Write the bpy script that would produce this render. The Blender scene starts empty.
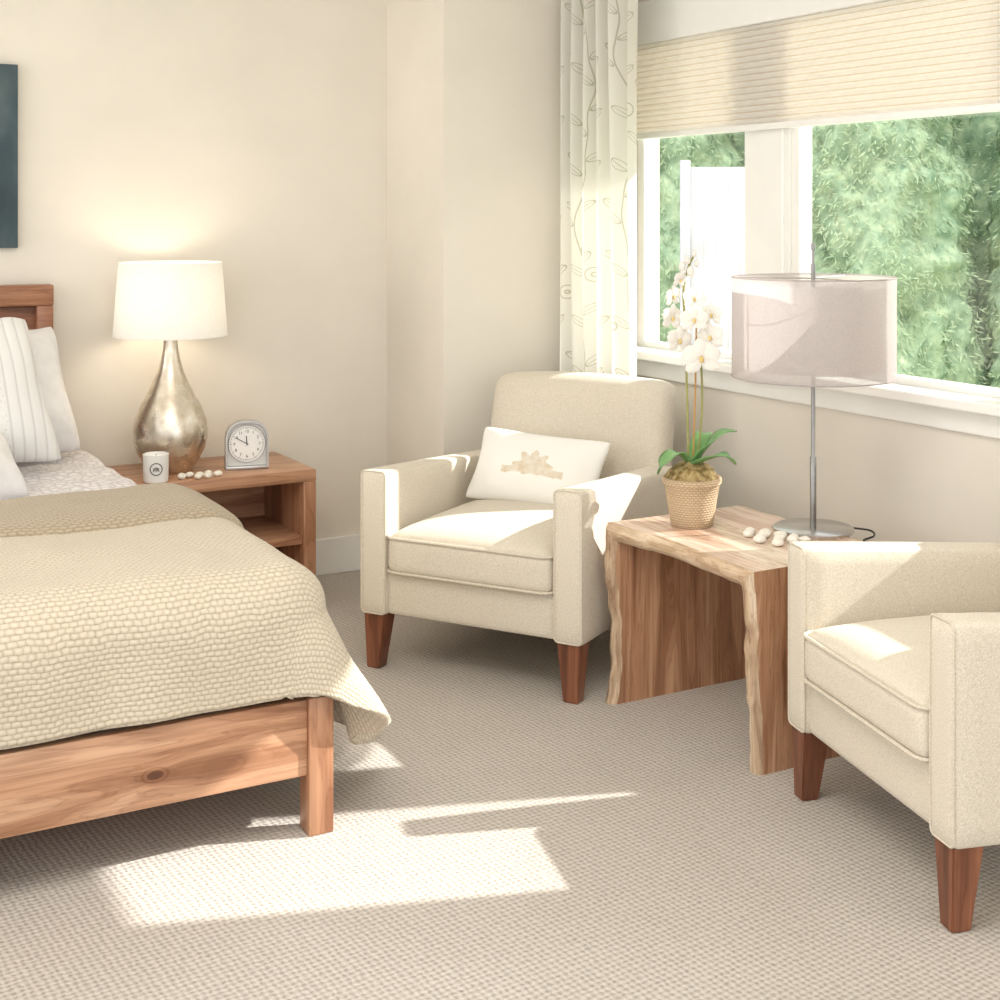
import bpy, bmesh, math, random
from mathutils import Vector, Matrix, noise
R = math.radians
PI = math.pi
random.seed(7)
S = bpy.context.scene
C = S.collection
S.view_settings.view_transform = 'Standard'

# ------------------------------------------------------------------ materials
def lin(c):
    return tuple((v/255)/12.92 if v <= 10 else ((v/255+.055)/1.055)**2.4 for v in c)+(1,)

class G:
    def __init__(s, name, rough=.6, metal=0):
        s.m = bpy.data.materials.new(name); s.m.use_nodes = True
        s.t = s.m.node_tree; s.p = s.t.nodes['Principled BSDF']; s.out = s.t.nodes['Material Output']
        s.p.inputs['Roughness'].default_value = rough; s.p.inputs['Metallic'].default_value = metal
    def n(s, typ, inp=None, **k):
        nd = s.t.nodes.new('ShaderNode'+typ)
        for a, b in k.items(): setattr(nd, a, b)
        for a, b in (inp or {}).items():
            if isinstance(b, bpy.types.NodeSocket): s.t.links.new(b, nd.inputs[a])
            else: nd.inputs[a].default_value = b
        return nd
    def l(s, a, b): s.t.links.new(a, b)
    def co(s, which='Object', scale=(1,1,1), rot=(0,0,0)):
        c = s.n('TexCoord'); mp = s.n('Mapping', {'Vector': c.outputs[which], 'Scale': scale, 'Rotation': rot})
        return mp.outputs[0]
    def ramp(s, fac, stops):
        r = s.n('ValToRGB', {'Fac': fac}); e = r.color_ramp.elements
        while len(e) < len(stops): e.new(.5)
        for q, (p, c) in zip(e, stops):
            q.position = p; q.color = lin(c)
        return r.outputs[0]
    def math(s, op, a, b=0.0):
        return s.n('Math', {0: a, 1: b}, operation=op).outputs[0]
    def mix(s, fac, a, b, mode='MIX'):
        return s.n('MixRGB', {0: fac, 1: a, 2: b}, blend_type=mode).outputs[0]
    def col(s, c): s.l(c, s.p.inputs['Base Color'])
    def bump(s, h, strength=.3, dist=.01):
        b = s.n('Bump', {'Height': h, 'Strength': strength, 'Distance': dist})
        s.l(b.outputs[0], s.p.inputs['Normal']); return b.outputs[0]

def plain(name, c, rough=.6, metal=0, var=8, scale=6, bump=0):
    g = G(name, rough, metal)
    nz = g.n('TexNoise', {'Vector': g.co(), 'Scale': scale, 'Detail': 3}).outputs[0]
    d = tuple(max(0, v-var) for v in c); u = tuple(min(255, v+var) for v in c)
    g.col(g.ramp(nz, [(.3, d), (.7, u)]))
    if bump: g.bump(nz, bump, .005)
    return g.m

def wood(name, dark, mid, light, axis=0, rough=.35, k=1.0, knot=None):
    g = G(name, rough)
    base = g.co()
    if knot:
        s = g.n('SeparateXYZ', {0: base})
        dx = g.math('MULTIPLY', g.math('SUBTRACT', s.outputs[0], knot[0]), 1/.055)
        dz = g.math('MULTIPLY', g.math('SUBTRACT', s.outputs[2], knot[1]), 1/.030)
        r2 = g.math('ADD', g.math('MULTIPLY', dx, dx), g.math('MULTIPLY', dz, dz))
        kf = g.math('POWER', 2.718, g.math('MULTIPLY', r2, -1.0))
        shift = g.math('MULTIPLY', g.math('MULTIPLY', kf, dz), .03)
        zz = g.math('ADD', s.outputs[2], shift)
        base = g.n('CombineXYZ', {0: g.math('ADD', s.outputs[0], g.math('MULTIPLY', kf, .15)), 1: s.outputs[1], 2: zz}).outputs[0]
    sc = [9*k, 9*k, 9*k]; sc[axis] = .9*k
    v = g.n('Mapping', {'Vector': base, 'Scale': tuple(sc)}).outputs[0]
    n1 = g.n('TexNoise', {'Vector': v, 'Scale': 1.6, 'Detail': 5, 'Distortion': .8}).outputs[0]
    sc2 = [60, 60, 60]; sc2[axis] = 2
    v2 = g.n('Mapping', {'Vector': base, 'Scale': tuple(sc2)}).outputs[0]
    n2 = g.n('TexNoise', {'Vector': v2, 'Scale': 2, 'Detail': 3}).outputs[0]
    rings = g.math('FRACT', g.math('MULTIPLY', n1, 9))
    a = g.ramp(n1, [(.3, dark), (.47, mid), (.68, light)])
    b = g.ramp(n2, [(.35, (212,202,194)), (.6, (255,255,255))])
    c = g.mix(.6, a, b, 'MULTIPLY')
    rg = g.ramp(rings, [(0, (205,188,174)), (.25, (255,255,255)), (.9, (250,246,242)), (1, (215,200,188))])
    c = g.mix(.55, c, rg, 'MULTIPLY')
    if knot:
        kr = g.ramp(r2, [(.02, (96,66,48)), (.10, (146,104,78)), (.16, (255,255,255)), (.30, (208,184,166)), (.42, (255,255,255))])
        c = g.mix(.7, c, kr, 'MULTIPLY')
    g.col(c)
    g.bump(n2, .08, .002)
    return g.m

def linen(name, c1, c2, bump=.16):
    g = G(name, .9)
    N = lambda sc: g.n('TexNoise', {'Vector': g.co('Object', sc), 'Scale': 1, 'Detail': 0}).outputs[0]
    h = g.math('ADD', g.math('ADD', N((1000,290,290)), N((290,1000,290))), N((290,290,1000)))
    h = g.math('MULTIPLY', h, .3333)
    g.col(g.ramp(h, [(.34, c1), (.64, c2)]))
    g.bump(h, bump, .002)
    g.p.inputs['Sheen Weight'].default_value = .15
    return g.m

def carpet_mat():
    g = G('carpet_loop_pile', .95)
    wob = g.n('TexNoise', {'Vector': g.co(), 'Scale': 45, 'Detail': 1})
    off = g.n('VectorMath', {0: wob.outputs['Color'], 1: (.012,.012,0)}, operation='MULTIPLY').outputs[0]
    pos = g.n('VectorMath', {0: g.co('Object', (1,1,1), (0,0,R(40))), 1: off}, operation='ADD').outputs[0]
    x = g.n('SeparateXYZ', {0: pos})
    k = PI/.0112
    sx = g.math('SINE', g.math('MULTIPLY', x.outputs[0], k)); sy = g.math('SINE', g.math('MULTIPLY', x.outputs[1], k))
    h = g.math('ADD', g.math('MULTIPLY', g.math('MULTIPLY', sx, sy), .5), .5)
    nz = g.n('TexNoise', {'Vector': g.co(), 'Scale': 150, 'Detail': 2}).outputs[0]
    big = g.n('TexNoise', {'Vector': g.co(), 'Scale': 1.3, 'Detail': 2}).outputs[0]
    h2 = g.math('ADD', g.math('MULTIPLY', h, .52), g.math('MULTIPLY', nz, .5))
    a = g.ramp(h2, [(.15, (151,143,134)), (.5, (193,185,176)), (.85, (213,206,198))])
    b = g.ramp(big, [(.35, (244,243,241)), (.65, (255,255,255))])
    g.col(g.mix(1, a, b, 'MULTIPLY'))
    g.bump(h2, .6, .0065)
    return g.m

def quilt_mat(name, c1, c2, c3, w=.019, h=.0125, bump=.36):
    g = G(name, .85)
    wob = g.n('TexNoise', {'Vector': g.co('UV'), 'Scale': 20, 'Detail': 1})
    off = g.n('VectorMath', {0: wob.outputs['Color'], 1: (.014,.012,0)}, operation='MULTIPLY').outputs[0]
    uv = g.n('VectorMath', {0: g.co('UV'), 1: off}, operation='ADD').outputs[0]
    s = g.n('SeparateXYZ', {0: uv})
    row = g.math('FLOOR', g.math('MULTIPLY', s.outputs[1], 1/h))
    xs = g.math('ADD', g.math('MULTIPLY', s.outputs[0], 1/w), g.math('MULTIPLY', row, .5))
    cx = g.math('SINE', g.math('MULTIPLY', xs, PI)); cy = g.math('SINE', g.math('MULTIPLY', s.outputs[1], PI/h))
    f = g.math('MULTIPLY', g.math('POWER', g.math('ABSOLUTE', cx), .35), g.math('POWER', g.math('ABSOLUTE', cy), .5))
    nz = g.n('TexNoise', {'Vector': uv, 'Scale': 110, 'Detail': 2}).outputs[0]
    f = g.math('ADD', g.math('MULTIPLY', f, .6), g.math('MULTIPLY', nz, .45))
    g.col(g.ramp(f, [(.1, c1), (.55, c2), (.95, c3)]))
    g.bump(f, bump, .011)
    g.p.inputs['Sheen Weight'].default_value = .2
    return g.m

def translucent(name, c, fac=.5, transp=0, var=8, pleat_shade=None):
    g = G(name, .8)
    nz = g.n('TexNoise', {'Vector': g.co(), 'Scale': 200, 'Detail': 2}).outputs[0]
    colr = g.ramp(nz, [(.35, tuple(max(0,v-var) for v in c)), (.65, c)])
    if pleat_shade:
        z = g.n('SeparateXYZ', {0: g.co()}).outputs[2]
        f = g.math('FRACT', g.math('MULTIPLY', g.math('SUBTRACT', z, pleat_shade[0]), 1/pleat_shade[1]))
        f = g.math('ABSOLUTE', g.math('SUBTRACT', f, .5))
        colr = g.mix(g.math('GREATER_THAN', f, .42), colr, lin(pleat_shade[2]))  # darker lines paint shade into the pleat valleys
    d = g.n('BsdfDiffuse', {'Color': colr}); t = g.n('BsdfTranslucent', {'Color': colr})
    o = g.n('MixShader', {0: fac, 1: d.outputs[0], 2: t.outputs[0]}).outputs[0]
    if transp:
        tr = g.n('BsdfTransparent')
        o = g.n('MixShader', {0: transp, 1: o, 2: tr.outputs[0]}).outputs[0]
    g.l(o, g.out.inputs[0])
    return g.m

def glass_mat():
    g = G('window_glass', .05)
    tr = g.n('BsdfTransparent'); gl = g.n('BsdfGlossy', {'Roughness': .02})
    g.l(g.n('MixShader', {0: .08, 1: tr.outputs[0], 2: gl.outputs[0]}).outputs[0], g.out.inputs[0])
    return g.m

def curtain_mat():
    g = G('curtain_vine_print', .85)
    s = g.n('SeparateXYZ', {0: g.co('UV')}); u, v = s.outputs[0], s.outputs[1]
    M = g.math
    wob = g.n('TexNoise', {'Vector': g.co('UV'), 'Scale': 3, 'Detail': 1}).outputs[0]
    u = M('ADD', u, M('MULTIPLY', M('SUBTRACT', wob, .5), .12))
    w = M('MULTIPLY', u, 1/.14); cell = M('FLOOR', w)
    uu = M('MULTIPLY', M('SUBTRACT', M('FRACT', w), .5), .14)
    v = M('ADD', v, M('MULTIPLY', cell, .047))
    row = M('FLOOR', M('MULTIPLY', v, 1/.10)); vv = M('MULTIPLY', M('SUBTRACT', M('FRACT', M('MULTIPLY', v, 1/.10)), .5), .10)
    st = M('SUBTRACT', uu, M('MULTIPLY', M('SINE', M('MULTIPLY', v, 7)), .018))
    stem = M('LESS_THAN', M('ABSOLUTE', st), .0020)
    side = M('SUBTRACT', 1.0, M('MULTIPLY', M('MODULO', M('ABSOLUTE', row), 2), 2))
    du = M('SUBTRACT', M('MULTIPLY', st, side), .030)
    p = M('ADD', M('MULTIPLY', du, .72), M('MULTIPLY', vv, .69)); q = M('SUBTRACT', M('MULTIPLY', vv, .72), M('MULTIPLY', du, .69))
    p = M('MULTIPLY', p, 1/.036); q = M('MULTIPLY', q, 1/.014)
    e = M('ADD', M('MULTIPLY', p, p), M('MULTIPLY', q, q))
    leaf = M('LESS_THAN', M('ABSOLUTE', M('SUBTRACT', e, .85)), .15)
    vein = M('MULTIPLY', M('LESS_THAN', M('ABSOLUTE', q), .08), M('LESS_THAN', e, .85))
    vo = g.n('TexVoronoi', {'Vector': g.co('UV'), 'Scale': 5}).outputs[0]
    ring = M('MULTIPLY', M('LESS_THAN', M('ABSOLUTE', M('SUBTRACT', M('FRACT', M('MULTIPLY', vo, 11)), .5)), .12), M('LESS_THAN', vo, .2))
    mask = M('MINIMUM', M('ADD', M('ADD', stem, leaf), M('ADD', vein, ring)), 1)
    colr = g.mix(M('MULTIPLY', mask, .48), lin((239,237,229)), lin((152,150,112)))
    d = g.n('BsdfDiffuse', {'Color': colr}); t = g.n('BsdfTranslucent', {'Color': colr})
    g.l(g.n('MixShader', {0: .36, 1: d.outputs[0], 2: t.outputs[0]}).outputs[0], g.out.inputs[0])
    return g.m

MT = {}
MT['wall'] = plain('wall_paint', (232,225,213), .8, 0, 3, 3)
MT['white'] = plain('white_trim_paint', (243,242,237), .45, 0, 3, 4)
MT['ceil'] = plain('ceiling_paint', (244,242,237), .8, 0, 3)
MT['carpet'] = carpet_mat()
MT['glass'] = glass_mat()
MT['linen'] = linen('chair_linen', (198,187,167), (227,218,202))
MT['piping'] = linen('chair_piping', (194,182,162), (220,211,194))
MT['legwood'] = wood('dark_leg_wood', (92,54,38), (130,80,56), (158,104,76), 2)
WD, WM, WL = (148,102,74), (192,146,114), (217,176,144)
MT['foot'] = wood('footboard_wood', WD, WM, WL, 0, .35, 1, (.597, .218))
MT['bedwood_x'] = wood('bed_wood_x', WD, WM, WL, 0)
MT['bedwood_z'] = wood('bed_wood_z', WD, (186,138,106), (210,166,132), 2)
MT['bedwood_y'] = wood('bed_wood_y', WD, WM, WL, 1)
MT['headwood'] = wood('headboard_wood', (112,70,48), (156,106,78), (182,132,102), 0)
MT['tabletop'] = wood('live_edge_sunlit_top_wood', (194,160,136), (228,204,185), (240,221,205), 1, .15)  # paler than the legs: sunlight on the top is put into its colour
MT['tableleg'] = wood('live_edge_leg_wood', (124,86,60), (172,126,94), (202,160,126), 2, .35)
MT['bark'] = wood('live_edge_sapwood', (166,134,108), (206,180,150), (230,210,184), 2, .7, 2)
MT['bark_y'] = wood('live_edge_sapwood_top', (166,134,108), (206,180,150), (230,210,184), 1, .7, 2)
MT['quilt'] = quilt_mat('cream_quilt', (152,138,117), (196,183,161), (216,204,185))
MT['quiltback'] = quilt_mat('tan_quilt_reverse', (122,107,86), (166,150,126), (190,175,152), .024, .0105, .36)
MT['white_cloth'] = plain('white_cotton', (232,230,229), .85, 0, 4, 30, .15)
MT['mattress'] = plain('mattress_ticking', (230,226,218), .85, 0, 4, 30)
MT['shade'] = translucent('lamp_shade_linen', (250,249,246), .38)
MT['sheer'] = translucent('sheer_mauve_shade', (206,198,196), .45, .26)
MT['innershade'] = translucent('inner_shade_fabric', (238,233,230), .5)
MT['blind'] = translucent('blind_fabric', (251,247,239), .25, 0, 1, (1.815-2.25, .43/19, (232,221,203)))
MT['chrome'] = plain('brushed_nickel', (196,194,192), .25, 1, 6, 20)
MT['darknickel'] = plain('dark_brushed_nickel', (146,144,142), .32, 1, 6, 20)
MT['steel'] = plain('satin_steel', (196,196,196), .35, 1, 5, 20)
MT['black'] = plain('black_plastic', (22,20,20), .5, 0, 4)
MT['pebble'] = plain('white_pebble', (240,234,222), .45, 0, 8, 20)
MT['dial'] = plain('clock_dial_paper', (247,246,243), .5, 0, 2)
MT['clockglass'] = plain('clock_face_panel', (224,222,218), .4, 0, 4)
MT['jar'] = plain('candle_jar_ceramic', (238,236,232), .3, 0, 3)
MT['wax'] = plain('candle_wax', (250,244,228), .5, 0, 3)
MT['ink'] = plain('dark_ink', (60,56,48), .7, 0, 4)
MT['petal'] = translucent('orchid_petal', (252,249,243), .3)
MT['lip'] = plain('orchid_lip_yellow', (220,192,126), .6, 0, 14, 80)
MT['leaf'] = plain('orchid_leaf_green', (108,154,92), .3, 0, 22, 18)
MT['stem'] = plain('orchid_stem_green', (152,150,88), .5, 0, 16, 14)
MT['stake'] = plain('bamboo_stake', (196,150,84), .6, 0, 12, 14)
MT['moss'] = plain('sphagnum_moss', (154,130,80), .95, 0, 44, 60, .9)
MT['outer_trunk'] = plain('tree_bark', (88,70,56), .9, 0, 14)
MT['lawn'] = plain('lawn', (176,186,160), .95, 0, 20, 4)
MT['fence'] = plain('pale_fence_paint', (164,163,168), .8, 0, 18, 2.5)
g = G('mercury_glass', .34, 1)
nz = g.n('TexNoise', {'Vector': g.co(), 'Scale': 24, 'Detail': 5}).outputs[0]
g.col(g.ramp(nz, [(.3, (204,192,174)), (.5, (222,213,198)), (.7, (236,230,220))]))
g.l(g.ramp(nz, [(.35, (162,162,162)), (.6, (142,142,142))]), g.p.inputs['Roughness'])
MT['mercury'] = g.m
g = G('wicker_pot', .75)
wv = g.n('TexBrick', {'Vector': g.co('UV'), 'Scale': 1, 'Mortar Size': .0035, 'Mortar Smooth': 1, 'Brick Width': .013, 'Row Height': .0075}, offset=.5).outputs['Fac']
g.col(g.ramp(wv, [(0, (222,200,168)), (1, (188,160,124))])); g.bump(g.math('SUBTRACT', 1.0, wv), .6, .005)
MT['wicker'] = g.m
g = G('canvas_painting', .7)
nz = g.n('TexNoise', {'Vector': g.co('Object', (1.5,1,.8)), 'Scale': 3, 'Detail': 6}).outputs[0]
g.col(g.ramp(nz, [(.3, (34,46,54)), (.5, (62,80,88)), (.7, (98,114,118))]))
MT['painting'] = g.m
g = G('lace_coverlet', .85)
vo = g.n('TexVoronoi', {'Vector': g.co('UV'), 'Scale': 34}, feature='DISTANCE_TO_EDGE').outputs[0]
g.col(g.ramp(vo, [(.02, (202,196,197)), (.12, (226,222,223)), (.4, (236,233,233))])); g.bump(vo, .4, .006)
MT['coverlet'] = g.m
g = G('embroidered_pillow', .85)
xx = g.n('SeparateXYZ', {0: g.co()})
st = g.math('ABSOLUTE', g.math('SINE', g.math('MULTIPLY', xx.outputs[0], 85)))
zone = g.math('GREATER_THAN', g.math('SINE', g.math('MULTIPLY', xx.outputs[0], 17)), .1)
pt = g.n('TexVoronoi', {'Vector': g.co(), 'Scale': 80}).outputs[0]
f = g.mix(zone, st, g.math('MULTIPLY', pt, 1.2))
g.col(g.ramp(f, [(.1, (216,213,213)), (.45, (235,234,232))])); g.bump(f, .3, .004)
MT['embroidered'] = g.m
g = G('gold_motif_pillow', .85)
cc = g.n('SeparateXYZ', {0: g.co()}); X, Y = cc.outputs[0], cc.outputs[1]
M_ = g.math
Y = M_('SUBTRACT', Y, .014)
wv = g.n('TexNoise', {'Vector': g.co(), 'Scale': 45, 'Detail': 3}).outputs[0]
jit = M_('MULTIPLY', M_('SUBTRACT', wv, .5), .022)
band = M_('LESS_THAN', M_('ABSOLUTE', M_('ADD', M_('ADD', Y, .042), jit)), .012)
ang = M_('ARCTAN2', M_('ADD', Y, .035), X); rr = M_('SQRT', M_('ADD', M_('MULTIPLY', X, X), M_('POWER', M_('MULTIPLY', M_('ADD', Y, .035), 1.05), 2.0)))
lim = M_('ADD', M_('ADD', .066, jit), M_('MULTIPLY', M_('SINE', M_('MULTIPLY', ang, 9)), .010))
fan = M_('MULTIPLY', M_('LESS_THAN', rr, lim), M_('GREATER_THAN', Y, -.04))
wide = M_('LESS_THAN', M_('ABSOLUTE', X), .115)
mk_ = M_('MINIMUM', M_('ADD', M_('MULTIPLY', band, wide), fan), 1)
g.col(g.mix(M_('MULTIPLY', mk_, M_('ADD', .0, M_('MULTIPLY', wv, 1.05))), lin((239,236,229)), lin((200,176,136))))
MT['motif'] = g.m
def foliage_mat(name, a, b, c, fac=.5, sc=1.6):
    g = G(name, .7)
    nz = g.n('TexNoise', {'Vector': g.co(), 'Scale': sc, 'Detail': 8, 'Roughness': .65}).outputs[0]
    colr = g.ramp(nz, [(.3, a), (.5, b), (.7, c)])
    d = g.n('BsdfDiffuse', {'Color': colr}); t = g.n('BsdfTranslucent', {'Color': colr})
    g.l(g.n('MixShader', {0: fac, 1: d.outputs[0], 2: t.outputs[0]}).outputs[0], g.out.inputs[0])
    return g.m
MT['fol'] = foliage_mat('evergreen_foliage', (148,167,140), (172,188,158), (194,207,176))
MT['fol2'] = foliage_mat('evergreen_foliage_light', (160,175,144), (184,198,164), (206,216,184))
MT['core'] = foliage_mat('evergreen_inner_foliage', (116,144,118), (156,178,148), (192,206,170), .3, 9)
MT['curtain'] = curtain_mat()

# ------------------------------------------------------------------ mesh helpers
def mk(name, bm, mats, parent=None, smooth=True, angle=40):
    me = bpy.data.meshes.new(name)
    bmesh.ops.recalc_face_normals(bm, faces=bm.faces)
    bm.to_mesh(me); bm.free()
    if not isinstance(mats, (list, tuple)): mats = [mats]
    for m in mats: me.materials.append(m)
    if smooth:
        me.polygons.foreach_set('use_smooth', [True]*len(me.polygons))
        try: me.set_sharp_from_angle(angle=R(angle))
        except Exception: pass
    o = bpy.data.objects.new(name, me); C.objects.link(o)
    if parent: o.parent = parent
    return o

def thing(name, label, cat, loc=(0,0,0), rz=0, group=None):
    o = bpy.data.objects.new(name, None); C.objects.link(o); o.empty_display_size = .1
    o.location = loc; o.rotation_euler = (0,0,rz); o['label'] = label; o['category'] = cat
    if group: o['group'] = group
    return o
def tag(o, label, cat, group=None):
    o['label'] = label; o['category'] = cat
    if group: o['group'] = group
    return o
def struct(name, bm, m, parent=None, smooth=False):
    o = mk(name, bm, m, parent, smooth)
    if not parent: o['kind'] = 'structure'
    return o

def box(bm, x0, x1, y0, y1, z0, z1, r=0, seg=2, M=None):
    t = bmesh.new()
    bmesh.ops.create_cube(t, size=1)
    for v in t.verts:
        v.co = Vector(((x0+x1)/2+v.co.x*(x1-x0), (y0+y1)/2+v.co.y*(y1-y0), (z0+z1)/2+v.co.z*(z1-z0)))
    if r: bmesh.ops.bevel(t, geom=list(t.edges), offset=r, segments=seg, affect='EDGES', profile=.5)
    if M is not None: bmesh.ops.transform(t, matrix=M, verts=t.verts)
    me = bpy.data.meshes.new('tmp'); t.to_mesh(me); t.free(); bm.from_mesh(me); bpy.data.meshes.remove(me)
    return bm
def B(*a, **k): return box(bmesh.new(), *a, **k)

def softbox(x0, x1, y0, y1, z0, z1, r, n=9, f=None):
    bm = bmesh.new()
    bmesh.ops.create_cube(bm, size=2)
    bmesh.ops.subdivide_edges(bm, edges=list(bm.edges), cuts=n, use_grid_fill=True)
    c = Vector(((x0+x1)/2, (y0+y1)/2, (z0+z1)/2)); h = Vector(((x1-x0)/2, (y1-y0)/2, (z1-z0)/2))
    for v in bm.verts:
        p = Vector([math.sin(max(-1, min(1, q))*PI/2)*h[i] for i, q in enumerate(v.co)])
        q = Vector([max(-h[i]+r, min(h[i]-r, p[i])) for i in range(3)])
        d = p-q
        if d.length > 1e-7: p = q+d.normalized()*r
        v.co = c+p
        if f: v.co = f(v.co)
    return bm

def lathe(bm, prof, seg=40, uv=False, M=None):
    L = bm.loops.layers.uv.verify() if uv else None
    rings = []; acc = 0
    for i, (r, z) in enumerate(prof):
        if i: acc += math.hypot(r-prof[i-1][0], z-prof[i-1][1])
        ring = []
        for k in range(seg):
            a = 2*PI*k/seg; p = Vector((r*math.cos(a), r*math.sin(a), z))
            ring.append(bm.verts.new(M @ p if M is not None else p))
        rings.append((ring, acc, r))
    for (r0, s0, q0), (r1, s1, q1) in zip(rings, rings[1:]):
        for k in range(seg):
            fc = bm.faces.new((r0[k], r0[(k+1)%seg], r1[(k+1)%seg], r1[k]))
            if uv:
                rr = .08
                u0, u1 = 2*PI*rr*k/seg, 2*PI*rr*(k+1)/seg
                for lp, q in zip(fc.loops, ((u0,s0),(u1,s0),(u1,s1),(u0,s1))): lp[L].uv = q
    return bm
def capped(prof, seg=40, uv=False, M=None):
    return lathe(bmesh.new(), [(1e-5, prof[0][1])]+prof+[(1e-5, prof[-1][1])], seg, uv, M)

def tube(bm, pts, r, seg=8, closed=False):
    pts = [Vector(p) for p in pts]; n = len(pts); rings = []
    rr = r if isinstance(r, (list, tuple)) else [r]*n
    prev = None
    for i, p in enumerate(pts):
        a = pts[(i-1) % n] if (closed or i > 0) else p
        b = pts[(i+1) % n] if (closed or i < n-1) else p
        t = (b-a).normalized()
        if prev is None:
            s = t.cross(Vector((0,0,1)))
            if s.length < .1: s = t.cross(Vector((1,0,0)))
        else: s = prev - t*prev.dot(t)
        s.normalize(); prev = s; u = t.cross(s)
        rings.append([bm.verts.new(p+(s*math.cos(2*PI*k/seg)+u*math.sin(2*PI*k/seg))*rr[i]) for k in range(seg)])
    m = n if closed else n-1
    for i in range(m):
        A, D = rings[i], rings[(i+1) % n]
        for k in range(seg): bm.faces.new((A[k], A[(k+1)%seg], D[(k+1)%seg], D[k]))
    if not closed:
        bm.faces.new(rings[0]); bm.faces.new(rings[-1])
    return bm

def curve(pts, n=24):
    P = [Vector(p) for p in pts]; P = [P[0]*2-P[1]]+P+[P[-1]*2-P[-2]]; out = []
    m = len(P)-3
    for i in range(m):
        for j in range(n//m+1):
            t = j/(n//m+1); a, b, c, d = P[i:i+4]
            out.append(.5*((2*b)+(c-a)*t+(2*a-5*b+4*c-d)*t*t+(3*b-a-3*c+d)*t**3))
    out.append(P[-2]); return out

def grid(fn, nu, nv, uvfn=None, bm=None):
    bm = bm or bmesh.new(); L = bm.loops.layers.uv.verify()
    vs = [[bm.verts.new(fn(i/nu, j/nv)) for j in range(nv+1)] for i in range(nu+1)]
    for i in range(nu):
        for j in range(nv):
            fc = bm.faces.new((vs[i][j], vs[i+1][j], vs[i+1][j+1], vs[i][j+1]))
            for lp, (a, b) in zip(fc.loops, ((i,j),(i+1,j),(i+1,j+1),(i,j+1))):
                lp[L].uv = uvfn(a/nu, b/nv) if uvfn else (a/nu, b/nv)
    return bm

def pillow_bm(w, h, t, n=26, seed=0, pinch=.05, slump=0):
    bm = bmesh.new(); vs = {}
    for s in (1, -1):
        for i in range(n+1):
            for j in range(n+1):
                u, v = 2*i/n-1, 2*j/n-1
                u, v = math.sin(u*PI/2), math.sin(v*PI/2)
                edge = i in (0, n) or j in (0, n)
                th = t/2*((1-u*u)*(1-v*v))**.42*(1-.35*slump*v)
                x = u*w/2*(1-pinch*(1-v*v)-.05*(abs(u)*abs(v))**6); y = v*h/2*(1-pinch*(1-u*u)-.05*(abs(u)*abs(v))**6)
                x *= 1-.06*slump*v
                nn = noise.noise(Vector((x*7+seed, y*7, s*3)))*.02*(1-u*u)*(1-v*v)
                nn += .009*noise.noise(Vector((x*16+seed, y*16, s*3)))*(1-u*u)**.5*(1-v*v)**.5
                bend = -slump*.05*v*v-slump*.03*u*u+slump*.02*noise.noise(Vector((u*1.7+seed, v*1.7, 0)))
                if edge and s == -1: vs[s,i,j] = vs[1,i,j]
                else: vs[s,i,j] = bm.verts.new((x, y+slump*.02*noise.noise(Vector((u*2+seed, 5, v))), s*th+nn*(0 if edge else 1)*s+bend))
        for i in range(n):
            for j in range(n):
                bm.faces.new((vs[s,i,j], vs[s,i+1,j], vs[s,i+1,j+1], vs[s,i,j+1]))
    return bm

def ring_loop(x0, x1, z0, z1, y, r, n=4):
    pts = []
    for cx, cz, a0 in ((x1-r, z1-r, 0), (x0+r, z1-r, 90), (x0+r, z0+r, 180), (x1-r, z0+r, 270)):
        for k in range(n+1):
            a = R(a0+90*k/n); pts.append((cx+r*math.cos(a), y, cz+r*math.sin(a)))
    return pts

# ------------------------------------------------------------------ the room
WX = 3.24; WY = 5.42; BX = 2.475; BY = 4.89; CZ = 2.75
OY0, OY1, OZ0, OZ1 = 2.79, 4.74, .93, 2.25
PY0, PY1, PZ0, PZ1 = 2.01, 2.60, .805, 1.80        # the small window nearer the viewer
struct('floor', B(-2.6, WX, -1.6, WY, -.1, 0), MT['carpet'])
struct('ceiling', B(-2.6, WX+.16, -1.6, WY+.16, CZ, CZ+.1), MT['ceil'])
struct('wall_back', B(-2.6, BX, WY, WY+.16, -.1, CZ), MT['wall'])
struct('wall_alcove', B(BX, WX, BY, WY+.16, -.1, CZ), MT['wall'])
bm = B(WX, WX+.16, -1.6, PY0, -.1, CZ); box(bm, WX, WX+.16, OY1, WY+.16, -.1, CZ); box(bm, WX, WX+.16, PY1, OY0, -.1, CZ)
box(bm, WX, WX+.16, OY0, OY1, -.1, OZ0-.03); box(bm, WX, WX+.16, OY0, OY1, OZ1, CZ)
box(bm, WX, WX+.16, PY0, PY1, -.1, PZ0); box(bm, WX, WX+.16, PY0, PY1, PZ1, CZ)
struct('wall_right', bm, MT['wall'])
struct('baseboard_back', B(-2.6, BX-.016, WY-.016, WY, 0, .15, .004), MT['white'])
struct('baseboard_alcove_side', B(BX-.016, BX, BY, WY, 0, .15, .004), MT['white'])
struct('baseboard_alcove_front', B(BX-.016, WX-.016, BY-.016, BY, 0, .15, .004), MT['white'])
struct('baseboard_right', B(WX-.016, WX, -1.6, BY-.016, 0, .15, .004), MT['white'])
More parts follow.
